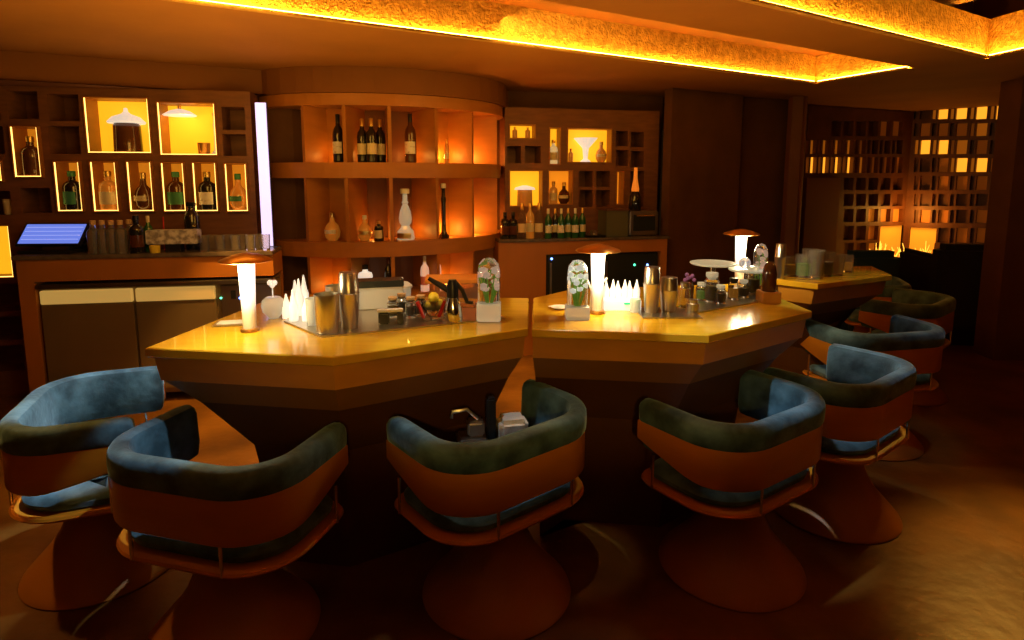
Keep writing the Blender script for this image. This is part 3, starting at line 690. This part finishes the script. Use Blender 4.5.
part('glass_body', MB().bb(-.11,.11,-.07,.07,0,.115), 'clear', t, bevel=.004); part('lid', MB().bb(-.15,.13,-.08,.08,.115,.135), 'orange', t, bevel=.004)
def cloche(loc, label, base='block', bm='frosted', r=.048, h=.19, bh=.075, bw=.10, flowers=True, n=0, m='clear'):
    t = thing('glass_cloche', label, 'cloche', loc)
    part('base_block', MB().bb(-bw/2,bw/2,-.045,.045,0,bh), bm, t, bevel=.004)
    part('glass_dome', MB().lathe([(r,bh),(r,bh+h*.68),(r*.86,bh+h*.86),(r*.5,bh+h*.97),(0,bh+h),(0,bh+h-.003),(r*.47,bh+h*.96),(r*.82,bh+h*.85),(r*.94,bh+h*.68),(r*.94,bh)],28), m, t, True)
    random.seed(n); mb = MB(); fl = MB()
    for i in range(16):
        a = random.uniform(0,6.28); rr = random.uniform(.004,r*.62); z = bh+h*random.uniform(.3,.85)
        p = (rr*math.cos(a), rr*math.sin(a), z); mb.tube([(rr*.3*math.cos(a),rr*.3*math.sin(a),bh+.001),p],.0018,5)
        mb.ball((p[0]*.8,p[1]*.8,z*.98),.010,1,(1.4,.6,.8)); fl.ball(p, .013,1)
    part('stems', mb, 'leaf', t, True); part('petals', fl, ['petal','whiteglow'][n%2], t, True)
    return t
cloche(B(489,321)+Vector((0,0,ZW)), 'glass dome of pink flowers and leaves at right end of left bar', n=2)

# ---- things on bar 2
cloche(B(577,318), 'glass dome of dried flowers left of the middle bar lamp', n=3, r=.045, h=.20, bh=.055)
t = thing('saucer', 'small pale leaf-shaped saucer at the left end of middle bar', 'saucer', B(560,309)); part('dish', MB().lathe([(0,0),(.02,0),(.045,.012),(.042,.012),(0,.004)]), 'white', t, True); part('leaf', MB().ball((-.02,0,.013),.03,2,(1.2,.5,.08)), 'white', t, True)
t = thing('bent_straws', 'two curved white straws standing beside the flower dome', 'straw', B(590,312))
part('straw', MB().tube([(0,0,0),(.005,0,.10),(-.02,0,.16),(-.05,0,.175)],.005), 'white', t, True); part('straw', MB().tube([(.03,0,0),(.03,0,.09),(.05,0,.13),(.075,0,.155)],.005), 'white', t, True)
t = thing('bottle_rack', 'white rack holding pointed bottles right of the middle bar lamp', 'rack', B(621,309), .0)
part('rack_body', MB().bb(-.085,.085,-.04,.04,0,.05), 'whiteglow', t, bevel=.004)
rk = B(621,309)
for i in range(6):
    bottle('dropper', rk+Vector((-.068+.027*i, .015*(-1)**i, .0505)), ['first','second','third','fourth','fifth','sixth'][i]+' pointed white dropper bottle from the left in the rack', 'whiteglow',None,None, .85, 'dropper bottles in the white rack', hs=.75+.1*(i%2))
for i in range(2):
    o = link('clip', MB().bb(-.016,.016,-.006,.006,-.004,.004).mesh('clip', mat('green_clip',(.02,.6,.25),.4,em=(.02,.8,.35),es=.3) if i == 0 else CL, False, .001), None, rk+Vector((.02+.04*i,-.0465,.035+.008*i)), 0); CL = o.data.materials[0]
    tag(o, ['left','right'][i]+' green clip on the front of the white rack', 'clip', 'green clips on the rack')
tumbler(B(635,312), 'small frosted yellow glass between rack and tall shaker', .024, .06, 'frosted')
t = thing('bar_mat', 'thin steel mat under the shakers on the middle bar', 'mat', B(662,315), 0); part('tray', MB().bb(-.10,.16,-.07,.14,0,.005), 'steel', t, bevel=.002)
def B2(px,py): return B(px,py)+Vector((0,0,.0052))
shaker(B2(651,313), 'tall steel cocktail shaker on the middle bar', .205, .038)
shaker(B2(668,312), 'shorter bronze-toned cocktail shaker beside the tall one', .155, .042, 'steel')
tm = [P(*q,1.0) for q in ((694,314),(766,301),(752,291),(700,296))]
t = thing('glass_tray', 'dark steel tray carrying jars at the right of the middle bar', 'tray', (0,0,0)); part('tray', MB().prism([(p.x,p.y) for p in tm],1.0,1.006), 'steel', t)
jar(B2(684,308), 'clear jar just right of the shakers on middle bar', .028, .10, 'clear', 'steel')
jar(B(692,312), 'short steel-lidded pot right of the shakers', .028, .05, 'steel', 'steel')
t = thing('flower_vase', 'small vase of purple flowers behind the jars on middle bar', 'vase', B(689,300)); part('vase', MB().lathe([(0,0),(.02,0),(.022,.07),(.012,.09),(0,.09)]), 'brownglass', t, True)
mb = MB(); 
for i in range(6): mb.ball((.022*math.cos(i),.022*math.sin(i),.10+.012*(i%3)),.011,1)
part('blossoms', mb, mat('purple_petal',(.25,.10,.35),.6), t, True)
its = [(701,301,'leaf','green-filled'),(711,302,'yellow','lemon-filled'),(720,304,'paper','pale-filled'),(733,300,'amber','amber-filled'),(743,298,'paper','cream-filled'),(752,294,'yellow','largest yellow-filled')]
for i,(px,py,fm,ds) in enumerate(its):
    big = i in (1,5); jar(BW(px,py), ds+' glass jar on the steel tray of the middle bar', .036 if big else .026, .12 if big else (.09 if i%2 else .075), 'clear', 'frosted' if i not in (3,) else 'dark', fm, 'jars on the middle bar tray')
def plate_stand(loc, label, r, h):
    t = thing('glass_stand', label, 'stand', loc); part('stem', MB().lathe([(0,0),(.04,0),(.015,.01),(.012,h-.01),(0,h-.01)]), 'clear', t, True)
    part('plate', MB().lathe([(0,h-.01),(r*.9,h-.008),(r,h),(r*.98,h+.004),(0,h)]), 'frosted', t, True); return t
plate_stand(B(712,292)+Vector((0,0,0)), 'wide pale glass stand behind the jars, left of back lamp', .12, .155)
q = B(747,293); plate_stand(q, 'round white glass stand in front of the back lamp', .10, .125)
o = link('ice_ball', MB().ball((0,0,0),.03,3).mesh('ice_ball','ice',True), None, q+Vector((-.02,0,.16))); tag(o, 'clear ice ball on the round white glass stand', 'ice')
cloche(B(759,292), 'tall glass dome with leafy top right of the back lamp', n=4, r=.036, h=.22, bh=.04, bw=.08, m='clear', bm='block')
t = thing('dark_bottle_block', 'dark amber bottle standing on a square oak block', 'bottle', B(768,302)); part('block', MB().bb(-.045,.045,-.045,.045,0,.055), 'block', t, bevel=.003); part('bottle_body', MB().lathe([(0,.055),(.032,.055),(.034,.06),(.034,.14),(.026,.18),(.012,.20),(0,.20)]), 'brownglass', t, True)
# ---- things on bar 3
shaker(B(779,278.5), 'narrow bright steel shaker at the left of farthest bar', .21, .033)
for i,(px,py,r,h) in enumerate(((791,276,.045,.12),(803,277,.05,.14),(815,278,.05,.17),(826,276,.045,.15),(836,275,.045,.13),(846,272,.04,.11),(809,270,.05,.14))):
    tumbler(B(px,py), ['first','second','third','fourth','fifth','sixth','hidden back'][i]+' cut crystal glass from the left on the farthest bar', r, h, 'tumbler', 'crystal glasses on the farthest bar', 'crystal_glass', 'glass', fill=['yellow','leaf',None,'paper',None,'amber','leaf'][i])

# ------------------------------------------------------------------ chairs
HW, BK, AF, RC = .345, -.235, .205, .20
def upath(hw=HW, bk=BK, af=AF, rc=RC, n=9, arms=5):
    pts = []
    for i in range(arms): pts.append((-hw, af+(bk+rc-af)*i/arms))
    for i in range(n+1): a = PI+PI/2*i/n; pts.append((-hw+rc+rc*math.cos(a), bk+rc+rc*math.sin(a)))
    for i in range(1, 4): pts.append((-hw+rc+(2*hw-2*rc)*i/4, bk))
    for i in range(n+1): a = 1.5*PI+PI/2*i/n; pts.append((hw-rc+rc*math.cos(a), bk+rc+rc*math.sin(a)))
    for i in range(1, arms+1): pts.append((hw, bk+rc+(af-bk-rc)*i/arms))
    return pts
def sweep(cs, path, zf=None, rnd=False):
    mb = MB(); rings = []; n = len(path)
    co = sum(c[0] for c in cs)/len(cs); cz = sum(c[1] for c in cs)/len(cs)
    for i, (x, y) in enumerate(path):
        a = Vector(path[max(i-1,0)]); b_ = Vector(path[min(i+1,n-1)]); t = (b_-a).normalized(); nn = Vector((t.y, -t.x))
        e = min(i, n-1-i); k = {0:.55,1:.85,2:.97}.get(e,1) if rnd else 1
        dz = zf(x, y) if zf else 0
        rings.append([(x+nn.x*(co+(o-co)*k), y+nn.y*(co+(o-co)*k), cz+(z-cz)*k+dz) for o, z in cs])
    mb.loft(rings); return mb
# outward is +o: path runs left arm -> back -> right arm, so the normal (t.y,-t.x) points outward
def sm_path(p, ends=True):
    # denser samples at the ends so that they round off
    q = list(p); a, b_ = Vector(q[0]), Vector(q[1]); c, d = Vector(q[-1]), Vector(q[-2])
    q = [tuple(a), tuple(a.lerp(b_,.12)), tuple(a.lerp(b_,.35))]+q[1:-1]+[tuple(c.lerp(d,.35)), tuple(c.lerp(d,.12)), tuple(c)]
    return q
UP = sm_path(upath())
rise = lambda x, y: .0
def rr(hx, y0, y1, r, n=7):
    out = []
    for cx, cy, a0 in ((hx-r,y1-r,0),(-hx+r,y1-r,90),(-hx+r,y0+r,180),(hx-r,y0+r,270)):
        for i in range(n+1): a = math.radians(a0+90*i/n); out.append((cx+r*math.cos(a), cy+r*math.sin(a)))
    return out
def rr4(hx, y0, y1, rb, rf, n=9):
    out = []
    for cx, cy, a0, r in ((hx-rf,y1-rf,0,rf),(-hx+rf,y1-rf,90,rf),(-hx+rb,y0+rb,180,rb),(hx-rb,y0+rb,270,rb)):
        for i in range(n+1): a = math.radians(a0+90*i/n); out.append((cx+r*math.cos(a), cy+r*math.sin(a)))
    return out
def make_chair():
    t = thing('swivel_tub_chair', 'x', 'chair', (0,0,0), 0, 'teal velvet tub chairs around the bars')
    vel = [(.004,.636),(.013,.650),(.015,.690),(.013,.714),(.004,.728),(-.012,.734),(-.032,.733),(-.048,.726),(-.056,.705),(-.062,.57),(-.055,.53),(-.030,.52),(-.018,.525),(-.0165,.63)]
    part('padded_rim', sweep(vel, UP, None, True), 'velvet', t, True)
    def shellrise(x, y): return 0
    sh = MB(); P_ = upath(); rings = []
    for i,(x,y) in enumerate(P_):
        n = len(P_); a = Vector(P_[max(i-1,0)]); b_ = Vector(P_[min(i+1,n-1)]); tt = (b_-a).normalized(); nn = Vector((tt.y,-tt.x))
        f = max(0,(y+.12)/(AF+.12)); zb = .492+.075*f**1.3
        rings.append([(x+nn.x*o, y+nn.y*o, z) for o,z in ((-.016,zb),(.006,zb),(.009,zb+.006),(.009,.642),(-.016,.642))])
    sh.loft(rings); part('shell', sh, 'shell', t, True)
    mb = MB(); o_ = [(.345,.375),(.35,.38),(.35,.395),(.345,.40)]
    mb.loft([[(x,y,z) for x,y in rr4(h, -.235+.345-h, .225-(.345-h), .20, .09)] for h,z in ((.325,.374),(.345,.384),(.351,.394),(.347,.402))])
    part('seat_tray', mb, 'shell', t, True)
    mb = MB(); mb.loft([[(x,y,z) for x,y in rr4(h, -.20+.315-h, .205-(.315-h), .175, .08)] for h,z in ((.300,.402),(.314,.412),(.318,.432),(.308,.449),(.28,.459),(.21,.463))])
    part('seat_cushion', mb, 'velvet', t, True)
    for x,y in ((-.348,.12),(.348,.12),(-.17,-.244),(.17,-.244)):
        yy = y+.01 if y < 0 else y; part('post', MB().tube([(x*1.008,yy,.39),(x*1.008,yy,.53)],.006), 'chrome', t, True)
    pr_ = [(0,0),(.285,0),(.29,.006),(.285,.018),(.262,.045),(.225,.085),(.185,.13),(.150,.18),(.125,.235),(.112,.29),(.108,.34),(.125,.372),(0,.372)]
    part('pedestal', MB().lathe(pr_, 48), 'pedestal', t, True)
    return t
CH = [(-1.70,2.33,-68,'teal tub chair at the far left edge, beside the left end of the bar'),
      (-.99,1.96,-15,'teal tub chair nearest the camera, in front of left bar corner'),
      (-.06,2.17,39,'teal tub chair in the centre with a tool caddy on its seat'),
      (.91,2.32,34,'teal tub chair in front of the middle bar, right of the central chair'),
      (1.56,2.74,38,'teal tub chair at the right corner of the middle bar'),
      (2.19,3.52,12,'dim teal tub chair in front of the farthest bar'),
      (2.93,4.35,40,'dim tub chair beside the right side of the farthest bar'),
      (3.12,5.12,70,'smallest, darkest tub chair behind the farthest bar')]
c0 = make_chair()
for i,(x,y,a,l) in enumerate(CH):
    o = c0 if i == 0 else clone(c0)
    o.location = (x,y,0); o.rotation_euler = (0,0,math.radians(a)); o['label'] = l
# caddy on the central chair
t = thing('tool_caddy', 'black and silver tool caddy on the seat of the central chair', 'caddy', (-.08,2.29,.464), math.radians(12))
t.scale = (1.12,1.12,1.25)
part('tray', MB().bb(-.13,.13,-.06,.06,0,.012), 'dark', t)
part('metal_case', MB().bb(-.125,-.02,-.05,.05,.012,.10), 'steel', t, bevel=.008)
part('metal_case', MB().bb(-.09,-.03,-.03,.03,.10,.15), 'steel', t, bevel=.008)
part('towel_roll', MB().bb(.02,.125,-.05,.05,.012,.15), 'fabricw', t, bevel=.015)
part('handle', MB().bb(-.02,.012,-.02,.02,.012,.22), 'dark', t, bevel=.006)
part('lever', MB().tube([(-.05,0,.15),(-.09,0,.185),(-.14,0,.18),(-.145,0,.16)],.007), 'steel', t, True)

# ------------------------------------------------------------------ far lattice wall, niche, sofas
def lattice(plane, label, cells, s0, s1, z0, z1, depth=.07):
    cc = [(plane.rect(*c), k) for c, k in cells]
    t = thing('lattice_screen', label, 'lattice', plane.o, plane.rz)
    part('frame', facade(s0, s1, z0, z1, [c for c,_ in cc], depth), 'latdark', t)
    for (x0,x1,a,b_), k in cc:
        if k: part('lit_panel', MB().bb(x0+.002, x1-.002, depth-.02, depth-.004, a+.002, b_-.002), {'l':'litcell','d':'dimcell','m':'midcell','n':'nichelit'}[k], t)
    return t
ca = []
for i in range(8):
    x0 = 806+12.3*i; ca.append(((x0,157,x0+3,173), 'l' if i < 4 else ('d' if i < 6 else None))); ca.append(((x0+4.5,157,x0+10.5,173), 'l' if i < 4 else ('m' if i < 5 else 'd')))
    ca.append(((x0,140,x0+3,154), 'm' if i < 4 else ('d' if i < 5 else None))); ca.append(((x0+4.5,140,x0+10.5,154), 'm' if i < 4 else ('d' if i < 5 else None)))
    if i >= 2: ca.append(((x0+1,121,x0+10.5,136), 'd' if i > 5 else None))
    if i >= 3:
        for y0 in (178,194): ca.append(((x0+1,y0,x0+10.5,y0+12), None))
        ca.append(((x0+1,209,x0+10.5,222), 'm' if i > 4 else None))
        if i in (3,4,5): ca.append(((x0+1,226,x0+10.5,240), 'd' if i == 5 else None)); ca.append(((x0+1,243,x0+10.5,258), 'm' if i == 5 else None))
ca.append(((879,226,904,269), 'n'))
sA1 = LA.L
# column of plain plaster under the left end of the lattice
o = lattice(LA, 'dark box lattice with two glowing rows at its left, far end of room', ca, 0, sA1, 0, ZS+.18)
p0_, z0_ = LA.hit(803,178); p1_, _ = LA.hit(838,178)
o = struct('wall_far_9', MB().bb(0, p1_, -.04, -.002, 0, z0_), 'column', loc=LA.o, rz=LA.rz)
cb = []
cols = [(914,918,'s'),(920,930,0),(932,936,'s'),(938,948,1),(950,954,'s'),(956,967,2),(970,974,'s'),(976,987,3),(990,994,'s'),(996,1008,4)]
rows = [(105,119,[None,'l','l','l','l']),(123,136,['d','d','d','m','d']),(140,154,['l','l','m','d','d']),(158,172,[None,'d','l','l','m']),(176,190,[None,'d','d','d','l']),(194,206,[None,None,None,None,'d']),(210,223,['d','d',None,'d',None]),(228,243,[None,None,'d','d','d'])]
for (y0,y1,lv) in rows:
    last = 0
    for (x0,x1,k) in cols:
        if k == 's':
            nx = [c for c in cols if c[0] > x0 and c[2] != 's'][0][2]; v = lv[nx]; v = {'l':'m','m':'d'}.get(v, None)
        else: v = lv[k]
        cb.append(((x0,y0,x1,y1), v))
cb.append(((908,228,934,269),'n'))
lattice(LB, 'dark box lattice with scattered glowing cells right of the corner', cb, 0, LB.L, 0, CZ)
# planter with glowing branches
pp = D(897,269,7.0)
t = thing('planter', 'low planter of glowing dry branches in the lit far niche', 'planter', (pp.x, pp.y, 0))
part('trough', MB().bb(-.42,.42,-.10,.10,0,pp.z), 'column', t)
random.seed(3); mb = MB()
for i in range(26):
    x = random.uniform(-.36,.36); h = random.uniform(.12,.34); x2 = x+random.uniform(-.08,.08); y = random.uniform(-.06,.06)
    m_ = (x*.5+x2*.5+.02, y, pp.z+h*.5); mb.tube([(x,y,pp.z), m_, (x2,y,pp.z+h)], [.009,.007,.004], 5)
    for k in range(3): mb.tube([m_, (m_[0]+random.uniform(-.08,.08), y+random.uniform(-.03,.03), m_[2]+random.uniform(.03,.13))], [.006,.003], 4)
part('dry_branches', mb, 'coral', t)
def sofa(loc, rz, w, h, label, m):
    t = thing('banquette_sofa', label, 'sofa', loc, rz)
    part('base', MB().bb(-w/2,w/2,-.4,.35,.0,.12), 'dark', t); part('seat_cushion', MB().bb(-w/2+.1,w/2-.1,-.42,.2,.12,.45), m, t, bevel=.04)
    part('backrest', MB().bb(-w/2,w/2,.2,.42,.12,h), m, t, bevel=.06)
    for s in (-1,1): part('armrest', MB().bb(s*w/2-.06+(-.06*s),s*w/2+.06+(-.06*s),-.4,.3,.12,h-.12), m, t, bevel=.04)
    return t
q = D(975,300,5.75); sofa((q.x,5.95,0), math.radians(172), .85, .98, 'black high-backed banquette in front of the right lattice wall', 'sofa')
q = D(850,245,5.9); sofa((q.x,5.86,0), math.radians(180), .5, .93, 'dark teal sofa behind the farthest bar, partly hidden', 'sofablue')

# ------------------------------------------------------------------ lights
def light(kind, name, loc, energy, color, size=.1, target=None, angle=None, blend=.5, sy=None):
    l = bpy.data.lights.new(name, kind); l.energy = energy; l.color = color
    if kind == 'AREA':
        l.size = size
        if sy: l.shape = 'RECTANGLE'; l.size_y = sy
    else: l.shadow_soft_size = size
    if kind == 'SPOT': l.spot_size = math.radians(angle); l.spot_blend = blend
    o = bpy.data.objects.new(name, l); COL.objects.link(o); o.location = loc
    if target is not None: o.rotation_euler = (Vector(target)-Vector(loc)).to_track_quat('-Z','Y').to_euler()
    return o
WARM = (1,.48,.09); NEU = (1,.82,.50); COOL = (.80,.92,1)
# glow inside the round cabinet compartments
for zi, z in enumerate((1.75, 1.13)):
    for j in range(len(TT)-1):
        a = math.radians((TT[j]+TT[j+1])/2); p = dp(a, .72 if j in (2,3) else .82)
        e = {0:.9,1:1.3,2:.5,3:.6,4:1.6,5:2.2,6:2.0}[j]
        light('POINT','compartment_light',(p.x,p.y,z+.03), e*1.5, (1,.42,.06), .02)
for j in (0,1,4):
    p = dp(math.radians((TT[j]+TT[j+1])/2), .84); light('POINT','compartment_light',(p.x,p.y,.72), .9, (1,.42,.06), .02)
COOL = (.76,.92,1)
light('SPOT','downlight',(-1.35,2.6,2.38), 150, COOL, .02, (-1.78,2.38,.6), 24, .35)
light('SPOT','downlight',(-.30,1.85,2.38), 85, COOL, .02, (-1.18,1.97,.64), 18, .35)
light('SPOT','downlight',(-.75,1.75,2.38), 48, COOL, .02, (-.16,2.2,.64), 19, .5)
light('SPOT','downlight',(.1,1.9,2.38), 14, NEU, .02, (.22,2.25,.64), 15, .5)
light('SPOT','downlight',(.3,1.9,2.38), 95, COOL, .02, (.94,2.33,.64), 19, .5)
light('SPOT','downlight',(1.25,3.2,2.38), 55, COOL, .02, (1.58,2.82,.6), 25, .5)
light('SPOT','downlight',(2.5,3.3,2.38), 12, COOL, .02, (2.3,3.6,.6), 30, .5)
light('SPOT','downlight',(3.2,3.7,2.38), 260, (1,.50,.07), .04, (2.35,2.15,0), 34, .9)
light('SPOT','downlight',(-2.7,2.3,2.38), 70, WARM, .05, (-1.9,1.7,0), 50, .9)
light('SPOT','service_light',(-1.7,3.9,2.20), 230, WARM, .04, (-1.75,3.75,0), 60, .4)
light('SPOT','service_light',(.05,4.4,2.20), 200, WARM, .04, (.0,4.3,0), 56, .4)
fs = light('SPOT','front_fill',(.1,-.9,1.75), 76, (1,.55,.10), .06, (.05,2.3,.93), 52, .8); fs.scale = (1,.36,1)  # added fill behind the camera for the bar fascias, no real lamp there
light('AREA','counter_wash',(-1.4,2.75,2.30), 9, (1,.52,.08), .8, (-2.2,4.2,.8))
light('AREA','counter_wash',(.3,3.6,2.30), 9, (1,.52,.08), .8, (.5,5.3,.8))
light('AREA','ceiling_fill',(-1.2,2.8,1.45), 25, (1,.52,.08), 2.4, (-1.2,2.9,3))  # added upward fills brighten the ceiling; no visible source there
light('AREA','ceiling_fill',(1.4,3.2,1.45), 11, (1,.46,.07), 2.0, (1.4,3.3,3))
light('AREA','room_glow',(-.5,.4,2.3), 1.6, (1,.50,.12), 3.0, (-.5,2.5,.0))
light('AREA','room_glow',(3.2,1.0,2.3), 1, (1,.42,.10), 2.0, (3.0,3,.0))
light('POINT','niche_light', LB.W(.15,-.25,1.15), 9, (1,.42,.05), .1)
light('SPOT','bar_spot',(-.35,2.3,2.38), 34, NEU, .03, (-.45,2.45,1.0), 50, .8)
light('SPOT','bar_spot',(.95,2.75,2.38), 26, NEU, .12, (.75,2.75,1.0), 50, .8)
light('SPOT','bar_spot',(2.0,3.5,2.38), 10, NEU, .03, (2.0,3.7,1.0), 40, .8)
for px,e in ((118,1.6),(187,1.6)):
    s_, z_ = PLS.hit(px,120); q = PLS.W(s_,.02,z_); light('POINT','box_light', q, e*.5, (1,.6,.12), .03)

w = bpy.data.worlds.new('world'); SC.world = w; w.use_nodes = True
w.node_tree.nodes['Background'].inputs[0].default_value = (.9,.38,.1,1); w.node_tree.nodes['Background'].inputs[1].default_value = .008
SC.view_settings.view_transform = 'Standard'; SC.view_settings.look = 'None'; SC.view_settings.exposure = 0; SC.view_settings.gamma = 1
SC.cycles.use_denoising = True; SC.cycles.max_bounces = 8; SC.cycles.transmission_bounces = 10; SC.cycles.sample_clamp_indirect = 4; SC.cycles.caustics_reflective = False; SC.cycles.caustics_refractive = False
